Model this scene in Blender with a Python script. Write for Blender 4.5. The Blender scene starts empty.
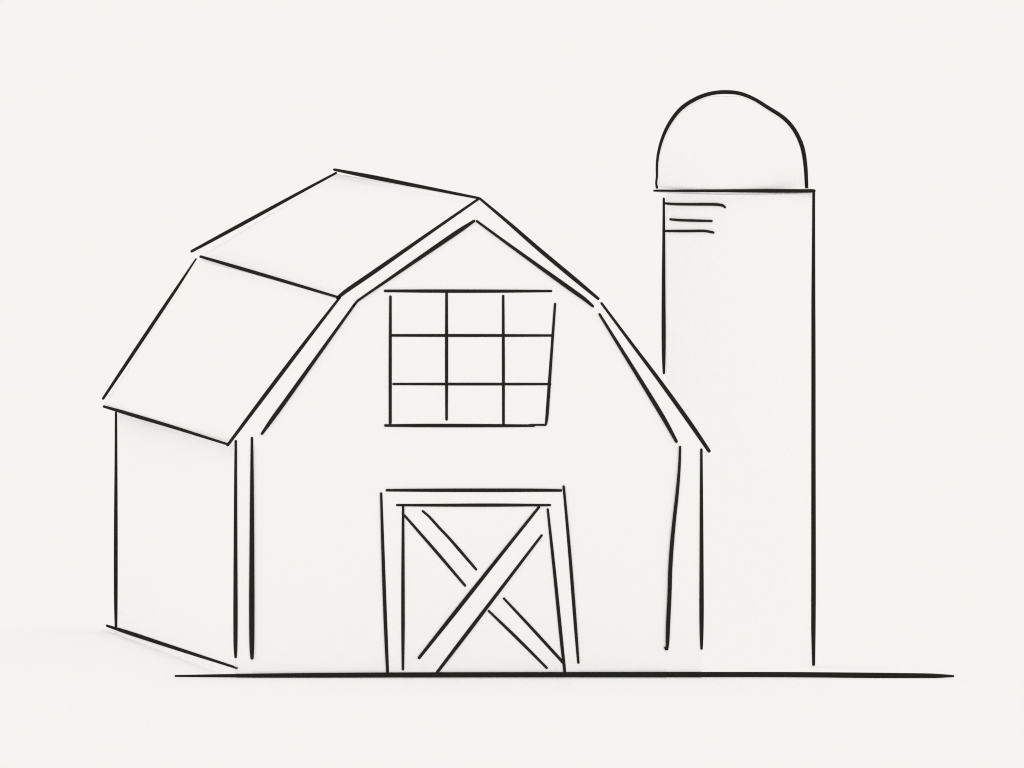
import bpy, bmesh, math
import numpy as np

# ------------------------------------------------------------------ camera
F_PX, W, H = 18000.0, 1024, 768
TH, PH = math.radians(8.0), math.radians(2.1)
FWD = np.array([math.sin(TH)*math.cos(PH), math.cos(TH)*math.cos(PH), -math.sin(PH)])
RGT = np.array([math.cos(TH), -math.sin(TH), 0.0])
UPV = np.cross(RGT, FWD)
CAM = -(FWD*F_PX + RGT*(479-512) + UPV*(384-675)) / F_PX * (F_PX/45.0)

scene = bpy.context.scene
C = scene.collection
cd = bpy.data.cameras.new('camera'); co = bpy.data.objects.new('camera', cd); C.objects.link(co)
cd.sensor_width = 36.0; cd.lens = F_PX*36.0/W
cd.clip_start = 1.0; cd.clip_end = 20000.0
from mathutils import Matrix, Vector
m = Matrix(((RGT[0], UPV[0], -FWD[0], CAM[0]), (RGT[1], UPV[1], -FWD[1], CAM[1]),
            (RGT[2], UPV[2], -FWD[2], CAM[2]), (0, 0, 0, 1)))
co.matrix_world = m
scene.camera = co

# ------------------------------------------------------------------ light: an even, shadowless white sky
def lin(c): 
    c /= 255.0
    return c/12.92 if c <= 0.04045 else ((c+0.055)/1.055)**2.4
PAPER = [lin(245.4), lin(243.6), lin(239.6)]
INK = [lin(39), lin(38), lin(33)]
w = bpy.data.worlds.new('World'); scene.world = w; w.use_nodes = True
bg = w.node_tree.nodes['Background']
bg.inputs[0].default_value = (*PAPER, 1); bg.inputs[1].default_value = 1.0
vs = scene.view_settings
vs.view_transform = 'Standard'; vs.look = 'None'; vs.exposure = 0; vs.gamma = 1; vs.use_curve_mapping = False
scene.cycles.filter_width = 1.1; scene.cycles.max_bounces = 128; scene.cycles.diffuse_bounces = 128

# ------------------------------------------------------------------ materials
def mat(name, col):
    mt = bpy.data.materials.new(name); mt.use_nodes = True
    nt = mt.node_tree; nt.nodes.clear()
    d = nt.nodes.new('ShaderNodeBsdfDiffuse'); o = nt.nodes.new('ShaderNodeOutputMaterial')
    d.inputs[0].default_value = (*col, 1); nt.links.new(d.outputs[0], o.inputs[0])
    mt.diffuse_color = (*col, 1)
    return mt
WHITE = mat('white_paper', (1.0, 1.0, 1.0))
BLACK = mat('black_ink', [i/p for i, p in zip(INK, PAPER)])

# ------------------------------------------------------------------ helpers
def ray(px, py):
    return FWD*F_PX + RGT*(px-512) + UPV*(384-py)
def at(px, py, y):                      # point on the plane parallel to the barn's front, y metres behind it
    d = ray(px, py); return CAM + d*((y-CAM[1])/d[1])
def scale_at(p):                        # metres per pixel there
    return float(np.dot(p-CAM, FWD))/F_PX
def smooth(pts):                        # Catmull-Rom through (x, y, width) then rounded tips
    P = [np.array(p, float) + np.array([0, 0, 0.47]) for p in pts]
    if len(P) == 2: P = [P[0], (P[0]+P[1])/2, P[1]]
    E = [2*P[0]-P[1]] + P + [2*P[-1]-P[-2]]
    out = []
    for i in range(1, len(E)-2):
        a, b, c, d = E[i-1:i+3]
        n = max(2, int(np.linalg.norm((c-b)[:2])/4))
        la, lb, lc = [max(1e-3, np.linalg.norm((q-p)[:2]))**0.5 for p, q in ((a, b), (b, c), (c, d))]
        t0, t1 = 0.0, la; t2 = t1+lb; t3 = t2+lc
        for k in range(n):
            t = t1+(t2-t1)*k/n
            A1 = a*(t1-t)/(t1-t0)+b*(t-t0)/(t1-t0); A2 = b*(t2-t)/(t2-t1)+c*(t-t1)/(t2-t1); A3 = c*(t3-t)/(t3-t2)+d*(t-t2)/(t3-t2)
            B1 = A1*(t2-t)/(t2-t0)+A2*(t-t0)/(t2-t0); B2 = A2*(t3-t)/(t3-t1)+A3*(t-t1)/(t3-t1)
            out.append(B1*(t2-t)/(t2-t1)+B2*(t-t1)/(t2-t1))
    out.append(P[-1])
    def cap(p, q):
        u = (p-q)[:2]; u /= np.linalg.norm(u); h = p[2]/2
        return [np.array([p[0]+u[0]*h*t, p[1]+u[1]*h*t, 2*h*math.sqrt(max(0.02, 1-t*t))]) for t in (0.35, 0.65, 0.87, 0.99)]
    return cap(out[0], out[1])[::-1] + out + cap(out[-1], out[-2])

class MB:
    def __init__(s): s.v = []; s.f = []; s.m = []
    def add(s, vs, fs, mi):
        n = len(s.v); s.v += [tuple(map(float, v)) for v in vs]
        for f in fs: s.f.append([n+i for i in f]); s.m.append(mi)
        return s
    def loft(s, rings, mi=0, caps=True):
        k = len(rings[0]); vs = [p for r in rings for p in r]; fs = []
        for i in range(len(rings)-1):
            for j in range(k):
                a, b = i*k+j, i*k+(j+1) % k
                fs.append([a, b, b+k, a+k])
        if caps: fs.append(list(range(k))[::-1]); fs.append([(len(rings)-1)*k+j for j in range(k)])
        return s.add(vs, fs, mi)
    def plate(s, poly, y0, y1):         # solid board: outline on the plane y0, going back to y1
        f = [at(x, y, y0) for x, y in poly]
        return s.loft([f, [p+np.array([0, y1-y0, 0]) for p in f]])
    def mark(s, pts, y):                # raised ink line lying on a face parallel to the front
        S = smooth(pts); L, R = [], []
        for i, p in enumerate(S):
            a, b = S[max(0, i-1)], S[min(len(S)-1, i+1)]
            t = (b-a)[:2]; t /= max(1e-6, np.linalg.norm(t)); n = np.array([-t[1], t[0]])*p[2]/2
            L.append(p[:2]+n); R.append(p[:2]-n)
        rings = []
        for l, r in zip(L, R):
            A, B = at(*l, y-0.004), at(*r, y-0.004); d = np.array([0, 0.003, 0])
            rings.append([A, B, B+d, A+d])
        return s.loft(rings, 1)
    def strip(s, pts, place, out=0.03):    # flat raised ink line along an edge that recedes to the left of the barn
        S = smooth(pts); rings = []; d = np.array([0.003, 0, 0])
        for i, p in enumerate(S):
            a, b = S[max(0, i-1)], S[min(len(S)-1, i+1)]
            t = (b-a)[:2]; t /= max(1e-6, np.linalg.norm(t)); nn = np.array([-t[1], t[0]])*p[2]/2
            A, B = place(*(p[:2]+nn)), place(*(p[:2]-nn)); o = np.array([out, 0, 0])
            rings.append([A-o, B-o, B-o+d, A-o+d])
        return s.loft(rings, 1)
    def bead(s, pts, place, n=12):       # round ink bead along an edge; place(px, py) gives the point in space
        S = smooth(pts); P = [place(p[0], p[1]) for p in S]; rings = []
        q0 = P[-1]-P[0]; up = np.array([0, 0, 1.0]) if abs(np.dot(q0, FWD))/np.linalg.norm(q0) > 0.85 else FWD
        for i, p in enumerate(P):
            t = P[min(len(P)-1, i+1)]-P[max(0, i-1)]; t = t/max(1e-9, np.linalg.norm(t))
            a = np.cross(t, up); a /= np.linalg.norm(a); b = np.cross(t, a)
            r = S[i][2]/2*scale_at(p)
            rings.append([p+r*(a*math.cos(q)+b*math.sin(q)) for q in [2*math.pi*(k+.5)/n for k in range(n)]])
        return s.loft(rings, 1)
    def build(s, name, parent=None, label=None):
        o0 = np.array(ORG.get(parent.name, (0, 0, 0))) if parent else np.zeros(3)
        if parent: ORG[name+'?'] = o0
        me = bpy.data.meshes.new(name)
        me.from_pydata([tuple(np.array(v)-o0) for v in s.v], [], s.f)
        me.materials.append(WHITE); me.materials.append(BLACK)
        for p, mi in zip(me.polygons, s.m): p.material_index = mi
        bm = bmesh.new(); bm.from_mesh(me); bmesh.ops.recalc_face_normals(bm, faces=bm.faces); bm.to_mesh(me); bm.free()
        o = bpy.data.objects.new(name, me); C.objects.link(o)
        if parent: o.parent = parent; ORG[o.name] = o0
        if label: o['label'] = label
        return o
ORG = {}
def thing(name, label, cat, loc):
    o = bpy.data.objects.new(name, None); C.objects.link(o); o.location = [float(c) for c in loc]
    o['label'] = label; o['category'] = cat; ORG[o.name] = np.array(loc, float); return o

# ------------------------------------------------------------------ ground: a level yard on the brow of a rise
def ground_z(x, y):
    z = -0.07 - 0.0074*max(-60, min(60, x))
    if y > 0: z -= min(y, 45)*(0.009 + 0.0012*max(0, min(20, x)))
    if y > 45: z -= 0.0012*(y-45)**2 if y < 145 else 12.0+0.24*(y-145)
    return z
ys = [-1500, -900, -450, -200, -100, -50, -20, -8, -3, -1, 0, 2, 5, 9, 14, 20, 27, 35, 45, 55, 65, 80, 95, 110, 127, 145, 250, 500, 1000, 2500]
xs = [-2500, -1200, -600, -300, -150, -60, -40, -20, -10, 0, 10, 20, 40, 60, 150, 300, 600, 1200, 2500]
g = MB(); n = len(xs)
g.add([(x, y, ground_z(x, y)) for y in ys for x in xs],
      [[j*n+i, j*n+i+1, (j+1)*n+i+1, (j+1)*n+i] for j in range(len(ys)-1) for i in range(n-1)], 0)
o = g.build('ground'); o['kind'] = 'structure'
GL = MB().mark([(175.6, 676, 1.7), (235, 675.7, 3.2), (290, 675.4, 4.1), (400, 674.9, 4.6), (590, 674.6, 4.8), (700, 674.6, 5.0),
                (790, 674.7, 5.0), (897, 675.6, 4.9), (934, 675.9, 4.2), (953.2, 676.1, 1.8)], 0.001)
o = GL.build('ground_line'); o['kind'] = 'structure'
o['label'] = 'thick black line of the ground running under the barn and silo'

# ------------------------------------------------------------------ barn
D = 24.25
mid = at(468, 675, 0)
barn = thing('barn', 'large white gambrel-roofed barn outlined in black, with a gridded loft window and crossed door', 'barn',
             (mid[0], 0, 0))
back = lambda x, y: at(x, y, D)
def along(xf, xb):
    return lambda x, y: at(x, y, D*(xf-x)/(xf-xb))

MB().plate([(237, 682), (237, 446), (346, 304), (478, 212), (593, 305), (700, 447), (700, 682)], 0.030, 0.22).build('front_wall', barn)

# left long side and the hidden right and rear walls
A, B = at(236, 446, 0), at(116, 411, D)
s_ = MB(); ins = 0.006
def on_side(px, py):                    # where the sight line meets the long side wall
    d = ray(px, py); k = (B[0]-A[0])/D
    t = (A[0]+k*CAM[1]-CAM[0])/(d[0]-k*d[1]); p = CAM+d*t
    return p if p[1] > -0.04 else at(px, py, -0.04)
def slab(mb, xa, xb, ya, yb, za, zb, t):   # upright wall from (xa, ya) to (xb, yb)
    mb.loft([[np.array([xa, ya, -0.8]), np.array([xa+t, ya, -0.8]), np.array([xa+t, ya, za]), np.array([xa, ya, za])],
             [np.array([xb, yb, -0.8]), np.array([xb+t, yb, -0.8]), np.array([xb+t, yb, zb]), np.array([xb, yb, zb])]])
    return mb
slab(s_, A[0]+ins, B[0]+ins, 0.225, D-0.3, A[2], B[2], 0.12)
s_.bead([(116, 412.8, 2), (116, 460, 2.6), (115.8, 540, 3.6), (115.8, 600, 3.4), (116, 627, 2.4)], back)
s_.strip([(107.2, 625.8, 2.1), (129, 632.9, 3.5), (170, 646.4, 3.2), (236.6, 667.9, 1.9)], on_side, 0.002)
s_.build('side_wall', barn)
R0 = at(701, 447, 0)
slab(MB(), R0[0]-0.15, R0[0]-0.15+(B[0]-A[0]), 0.225, D-0.02, R0[2], R0[2]+(B[2]-A[2]), 0.12).build('side_wall', barn)

# roof: section points at front and back
fr = {'eave_l': at(228, 444.5, 0), 'knee_l': at(339, 297, 0), 'ridge': at(479.3, 198.3, 0),
      'knee_r': at(600, 300.5, 0), 'eave_r': at(709.5, 451.5, 0)}
bk = {'eave_l': at(104, 403.5, D), 'knee_l': at(196.0, 257.5, D), 'ridge': at(336.5, 172.8, D)}
sh = lambda a, b: bk[b]-fr[b]
bk['knee_r'] = fr['knee_r'] + (bk['knee_l']-fr['knee_l'])*np.array([0.3, 1, 1]); bk['eave_r'] = fr['eave_r'] + (bk['eave_l']-fr['eave_l'])*np.array([0.3, 1, 1])
w1 = [bk['eave_l']+np.array([0.35, -0.02, -0.8-bk['eave_l'][2]]), bk['eave_l']+np.array([0.35, -0.02, -0.05]), bk['knee_l']+np.array([0.2, -0.02, -0.15]),
      bk['ridge']+np.array([0, -0.02, -0.2]), bk['knee_r']+np.array([-0.2, -0.02, -0.15]), bk['eave_r']+np.array([-0.35, -0.02, -0.05]),
      bk['eave_r']+np.array([-0.35, -0.02, -0.8-bk['eave_r'][2]])]
w1 = [np.array([p[0], D-0.15, p[2]]) for p in w1]
MB().loft([w1, [p+np.array([0, 0.12, 0]) for p in w1]]).build('rear_wall', barn)

def slope(lo, hi, sgn, marks=()):
    mb = MB(); rings = []
    for d, yy in ((fr, 0.105), (bk, -0.08)):
        a, b = d[lo].copy(), d[hi].copy(); a[1] += yy; b[1] += yy
        u = (b-a)*np.array([1, 0, 1]); u /= np.linalg.norm(u)
        nn = np.array([-u[2], 0, u[0]]) if sgn < 0 else np.array([u[2], 0, -u[0]])   # outward
        rings.append([a-nn*0.028, b-nn*0.028, b-nn*0.10, a-nn*0.10])
    mb.loft(rings)
    for pts, pl in marks: (mb.bead if pl is back or pts[0][1] < 171 else mb.strip)(pts, pl)
    return mb.build('roof_slope', barn)
slope('knee_l', 'ridge', -1, [
    ([(334.8, 169.7, 2.3), (372, 177, 4.0), (400, 182.6, 3.7), (440, 190.4, 2.8), (478.6, 198.1, 2.1)], along(479.3, 334.8)),
    ([(336, 173, 2.0), (300, 192.4, 2.7), (250, 219.7, 3.5), (215, 238.7, 3.2), (191.8, 251.2, 2.5)], back),
    ([(201.9, 256.6, 2.3), (240, 267.8, 3.2), (290, 282.5, 2.8), (338.6, 297, 2.0)], along(339, 194.5))])
slope('eave_l', 'knee_l', -1, [
    ([(196.0, 259.5, 2.0), (160, 313.2, 3.2), (130, 358.2, 3.3), (103.2, 398.4, 2.4)], back),
    ([(105.2, 406.5, 2.2), (135, 415.4, 3.3), (170, 425.8, 3.0), (227.3, 443.8, 2.0)], along(228, 104))])
slope('knee_r', 'ridge', 1); slope('eave_r', 'knee_r', 1)

# rake boards along the front edge of the roof
def rake(poly, lines):
    mb = MB().plate(poly, 0.008, 0.10)
    for l in lines: mb.mark(l, 0.008)
    return mb.build('rake_board', barn)
rake([(479.3, 198.3), (339, 297), (356.7, 301.5), (475.5, 221)],
     [[(478.9, 198.6, 2.0), (440, 225.6, 2.6), (372, 273.2, 3.9), (345, 291.8, 3.6), (337.6, 297.8, 3.0)],
      [(474.0, 221.0, 2.4), (459, 231, 4.0), (420, 257.7, 3.5), (385, 281.9, 2.5), (362, 297.7, 2.1), (357.6, 300.9, 2.1), (356.3, 302.3, 2.1), (353.8, 305.6, 2.1)]])
rake([(339, 297), (228, 444.5), (252, 446), (356.7, 301.5)],
     [[(339.8, 297.5, 2.1), (310, 336, 3.0), (270, 388.6, 3.6), (227.7, 445.0, 2.6)],
      [(354.2, 305.0, 2.1), (325, 345.7, 2.9), (285, 401.6, 3.8), (272, 419.5, 3.7), (262.0, 433.6, 2.3)]])
rake([(479.3, 198.3), (600, 300.5), (596, 309.5), (475.5, 221)],
     [[(480.2, 198.8, 2.0), (510, 224, 3.1), (538, 248.4, 3.7), (575, 279.3, 3.7), (598.2, 298.6, 2.6)],
      [(477.0, 221.2, 2.0), (505, 241.8, 2.5), (534, 262.8, 3.2), (570, 288.7, 3.8), (585, 299.5, 3.4), (592.8, 306.2, 2.3)]])
rake([(600, 300.5), (709.5, 451.5), (683, 451.5), (596, 309.5)],
     [[(601.6, 303.3, 2.1), (634, 346.7, 2.8), (658, 378.6, 3.5), (690, 423, 4.0), (709.0, 450.9, 3.2)],
      [(599.6, 314.3, 2.1), (614, 337.5, 2.7), (638, 376.2, 3.5), (665, 420.6, 3.9), (676.4, 441.4, 2.7)]])

# corner boards
mb = MB().plate([(236.4, 441), (252, 441), (252, 682), (236.4, 682)], 0.012, 0.14)
mb.mark([(235.8, 441.2, 2.1), (235.6, 480, 2.6), (235.5, 550, 3.4), (235.5, 620, 4.0), (235.5, 648, 3.4), (235.6, 657, 2.2)], 0.004)
mb.mark([(252, 438, 2.0), (252.0, 480, 3.2), (251.9, 550, 4.4), (251.8, 615, 5.0), (251.9, 648, 4.2), (252, 658, 2.8)], 0.004)
mb.build('corner_board', barn)
mb = MB().plate([(680.2, 446), (701.4, 446), (701.6, 682), (666, 682), (668, 620), (672, 545), (677.2, 492)], 0.012, 0.14)
mb.mark([(701.4, 449.6, 2.1), (701.5, 500, 2.9), (701.6, 560, 3.6), (701.6, 615, 4.0), (701.6, 638, 3.2), (701.6, 648.6, 2.1)], 0.004)
mb.mark([(680.1, 446.9, 1.9), (679.5, 464.9, 2.3), (677.3, 492.3, 2.9), (674.5, 517.7, 3.2), (671.9, 545, 3.6), (670.3, 569.5, 3.7),
         (669.6, 593, 3.7), (668.2, 622.3, 3.8), (667.6, 640, 3.4), (667.3, 647.6, 2.4)], 0.004)
mb.mark([(665.3, 647.6, 1.9), (666.0, 649.2, 2.1), (667.0, 649.0, 2.4)], 0.002)
mb.build('corner_board', barn)

# loft window
win = MB().plate([(390.5, 291), (553.5, 291), (546.4, 425.3), (390.3, 425.3)], 0.022, 0.14).build('window', barn)
mb = MB()
for l in ([(385.2, 290.9, 2.2), (430, 291.1, 3.0), (490, 291.2, 2.9), (551.2, 291.1, 1.9)],
          [(390.5, 296.6, 2.1), (390.3, 360, 2.7), (390.3, 422.8, 2.6)],
          [(555.1, 304.0, 1.9), (551, 360, 2.5), (548.3, 398, 2.9), (546.8, 418, 2.7), (546.0, 424.0, 1.9)],
          [(385.4, 425.5, 2.2), (420, 425.5, 3.0), (480, 425.6, 3.0), (534, 425.7, 2.2)],
          [(529.5, 424.9, 1.5), (545.6, 424.9, 1.7)]):
    mb.mark(l, 0.022 if len(l) > 2 or l[0][1] > 426 or l[0][0] < 500 else 0.018)
mb.build('window_frame', win)
for l in ([(446.6, 293.2, 2.3), (446.6, 360, 2.8), (446.6, 419.4, 2.2)],
          [(503.2, 296.0, 2.1), (503.4, 360, 2.6), (503.5, 423.4, 2.3)],
          [(391.9, 335.4, 2.3), (470, 335.5, 2.6), (551.8, 335.5, 2.1)],
          [(393.4, 384.0, 1.9), (470, 384.1, 2.4), (550.2, 384.1, 2.0)]):
    MB().mark(l, 0.021 if abs(l[0][1]-l[-1][1]) < 2 else 0.020).build('muntin', win)

# door frame and door with crossed braces
mb = MB().plate([(381.2, 490.3), (386.5, 682), (403.0, 682), (403.1, 505.2), (548, 505.2), (565.6, 682), (580, 682), (563.8, 490.3)], 0.016, 0.14)
for l in ([(381.2, 493.5, 2.0), (383.1, 555, 2.9), (385.0, 610, 3.2), (386.6, 650, 3.0), (387.6, 672.5, 2.6)],
          [(386.8, 490.3, 2.1), (430, 490.3, 2.9), (500, 490.3, 3.2), (540, 490.3, 2.8), (561.0, 490.5, 2.3)],
          [(563.7, 486.6, 2.1), (569.8, 554.5, 2.8), (575.3, 624, 2.9), (578.3, 662.6, 2.1)]):
    mb.mark(l, 0.016)
mb.build('door_frame', barn)
mb = MB().plate([(403.2, 505.4), (547.8, 505.4), (565.4, 682), (403.2, 682)], 0.024, 0.14)
for l in ([(397.1, 505.1, 1.9), (440, 505.2, 2.5), (490, 505.1, 2.9), (550.1, 505.1, 1.9)],
          [(403.1, 506.4, 2.0), (403.0, 570, 2.9), (403.0, 630, 3.1), (402.9, 669.2, 2.1)],
          [(547.8, 509.4, 1.9), (554.6, 572.8, 2.8), (561.2, 638, 3.0), (564.8, 671.9, 2.5)]):
    mb.mark(l, 0.0145)
door = mb.build('door', barn)
mb = MB().plate([(404.3, 515), (422.4, 510.5), (562.5, 662), (550, 671)], 0.018, 0.03)
for l in ([(404.7, 515.6, 2.0), (435, 550.3, 2.6), (465.0, 585.5, 2.1)],
          [(422.8, 511.2, 1.9), (429.1, 516.6, 2.1), (438.8, 527.3, 2.3), (448.4, 537.4, 2.3), (462, 553, 2.6), (476.1, 569.4, 2.1)],
          [(488.9, 611.1, 1.9), (518.1, 639.2, 2.6), (546.7, 667.8, 2.1)],
          [(503.9, 598.5, 1.9), (530, 626.4, 2.5), (563.2, 662.7, 2.6)]):
    mb.mark(l, 0.0175)
mb.build('brace', door)
mb = MB().plate([(539.1, 506.6), (545.5, 530.5), (436.5, 673), (407, 673)], 0.010, 0.028)
for l in ([(539.0, 507.2, 2.2), (500, 556, 3.0), (455, 612.7, 3.6), (419.2, 657.8, 2.6)],
          [(541.6, 535.4, 2.0), (500, 590, 2.9), (462.4, 639.3, 3.4), (437.4, 672.0, 2.6)]):
    mb.mark(l, 0.0085)
mb.build('brace', door)

# ------------------------------------------------------------------ silo behind the barn's right side
YS = 8.2
VH = np.array([math.sin(TH), math.cos(TH), 0.0])
def axis(px): return at(px, 430, YS)
def facing(c):                          # upright plane through c square to the line of sight
    def f(px, py):
        d = ray(px, py); return CAM + d*(np.dot(c-CAM, VH)/np.dot(d, VH))
    return f
def on_oval(c, px0, rpx, rf):
    def f(px, py):
        u = max(-1.0, min(1.0, (px-px0)/rpx)); return facing(c - VH*rf*math.sqrt(1-u*u))(px, py)
    return f
def on_round(c, r):                     # near side of an upright cylinder
    def f(px, py):
        d = ray(px, py); o2 = (CAM-c)[:2]; d2 = d[:2]
        a = d2@d2; b = 2*o2@d2; cc = o2@o2-r*r; q = b*b-4*a*cc
        t = (-b-math.sqrt(max(0.0, q)))/(2*a); return CAM+d*t
    return f
c0 = axis(738.8); R = 74.9*scale_at(c0)
ztop = facing(c0)(738.8, 191)[2]
silo = thing('silo', 'tall round silo with a domed top, standing behind the right side of the barn', 'silo', (c0[0], c0[1], ground_z(6, YS)))
ring = lambda c, r, z, n=72: [np.array([c[0]+r*math.cos(2*math.pi*k/n), c[1]+r*math.sin(2*math.pi*k/n), z]) for k in range(n)]
mb = MB().loft([ring(c0, R-0.055, -0.9), ring(c0, R-0.055, ztop-0.04)])
mb.bead([(663.8, 198.6, 2.0), (663.8, 240, 2.8), (663.6, 290, 3.6), (663.7, 340, 4.0), (663.8, 362, 3.2), (663.9, 373.0, 2.2)], facing(c0))
mb.bead([(813.7, 192, 2.6), (813.6, 225, 2.8), (813.4, 290, 3.6), (813.3, 350, 4.3), (813.2, 450, 4.7), (813.2, 590, 5.1), (813.4, 630, 4.2), (813.6, 664.4, 2.8)], facing(c0))
mb.build('silo_wall', silo)
c1 = axis(734.1); R1 = 79.9*scale_at(c1)
oval = lambda z: [c1*np.array([1, 1, 0]) + RGT*(R1-0.05)*math.cos(q) + VH*(R-0.04)*math.sin(q) + np.array([0, 0, z]) for q in [2*math.pi*k/72 for k in range(72)]]
mb = MB().loft([oval(ztop-0.02), oval(ztop+0.06)])
mb.bead([(654.6, 190.7, 1.7), (690, 190.8, 2.3), (734, 190.8, 2.9), (780, 190.9, 3.6), (813.4, 190.9, 3.2)], on_oval(c1, 734.1, 79.9, R-0.03))
mb.build('rim', silo)
c2 = axis(731.8)
dome = [(657.0, 188.0, 2.2), (656.2, 183.0, 1.9), (656.9, 177.0, 2.0), (656.9, 167.9, 2.2), (657.8, 156.2, 2.5), (662.3, 138.6, 3.0), (670.2, 122.2, 3.5), (682, 107.7, 3.8),
        (698.6, 97.5, 3.8), (712.3, 93.2, 3.7), (725.9, 92.0, 3.7), (739.6, 93.4, 3.6), (753.3, 98.6, 3.4), (767, 107.0, 3.6), (784.5, 118.6, 3.8),
        (794.3, 129.8, 3.9), (802.1, 146.4, 4.0), (805.2, 164, 3.9), (806.2, 177.7, 3.5), (806.8, 190.0, 3.0)]
mb = MB(); fp = facing(c2)
S = smooth(dome); ti = min(range(len(S)), key=lambda i: S[i][1])
left = S[:ti+1][::-1]; right = S[ti:]
rings = []
for k in range(25):
    z = 1-math.cos(math.pi/2*k/24) if k < 24 else 1.0
    py = 94.2 + (189.5-94.2)*z
    lx = np.interp(py, [p[1] for p in left], [p[0] for p in left]); rx = np.interp(py, [p[1] for p in right], [p[0] for p in right])
    a, b = fp(lx+1.7, min(190.5, py+2.2)), fp(rx-1.7, min(190.5, py+2.2))
    rings.append(ring((a+b)/2, np.linalg.norm((b-a)[:2])/2, (a[2]+b[2])/2))
mb.loft(rings)
mb.bead(dome, fp)
mb.build('dome_roof', silo)
for l in ([(665.6, 203.4, 2.0), (672, 204.0, 2.2), (690, 204.3, 2.4), (714.2, 204.4, 2.6), (720, 204.9, 2.5), (723.2, 205.8, 2.3), (724.9, 207.2, 1.9)],
          [(670.8, 219.4, 2.0), (679, 220.1, 2.2), (695, 220.6, 2.3), (711.5, 221.0, 1.9)],
          [(665.5, 231.0, 2.1), (690, 231.0, 2.3), (704, 230.9, 2.3), (709, 231.6, 2.2), (713.2, 232.5, 2.0)]):
    MB().bead(l, on_round(c0, R-0.05)).build('hoop', silo)
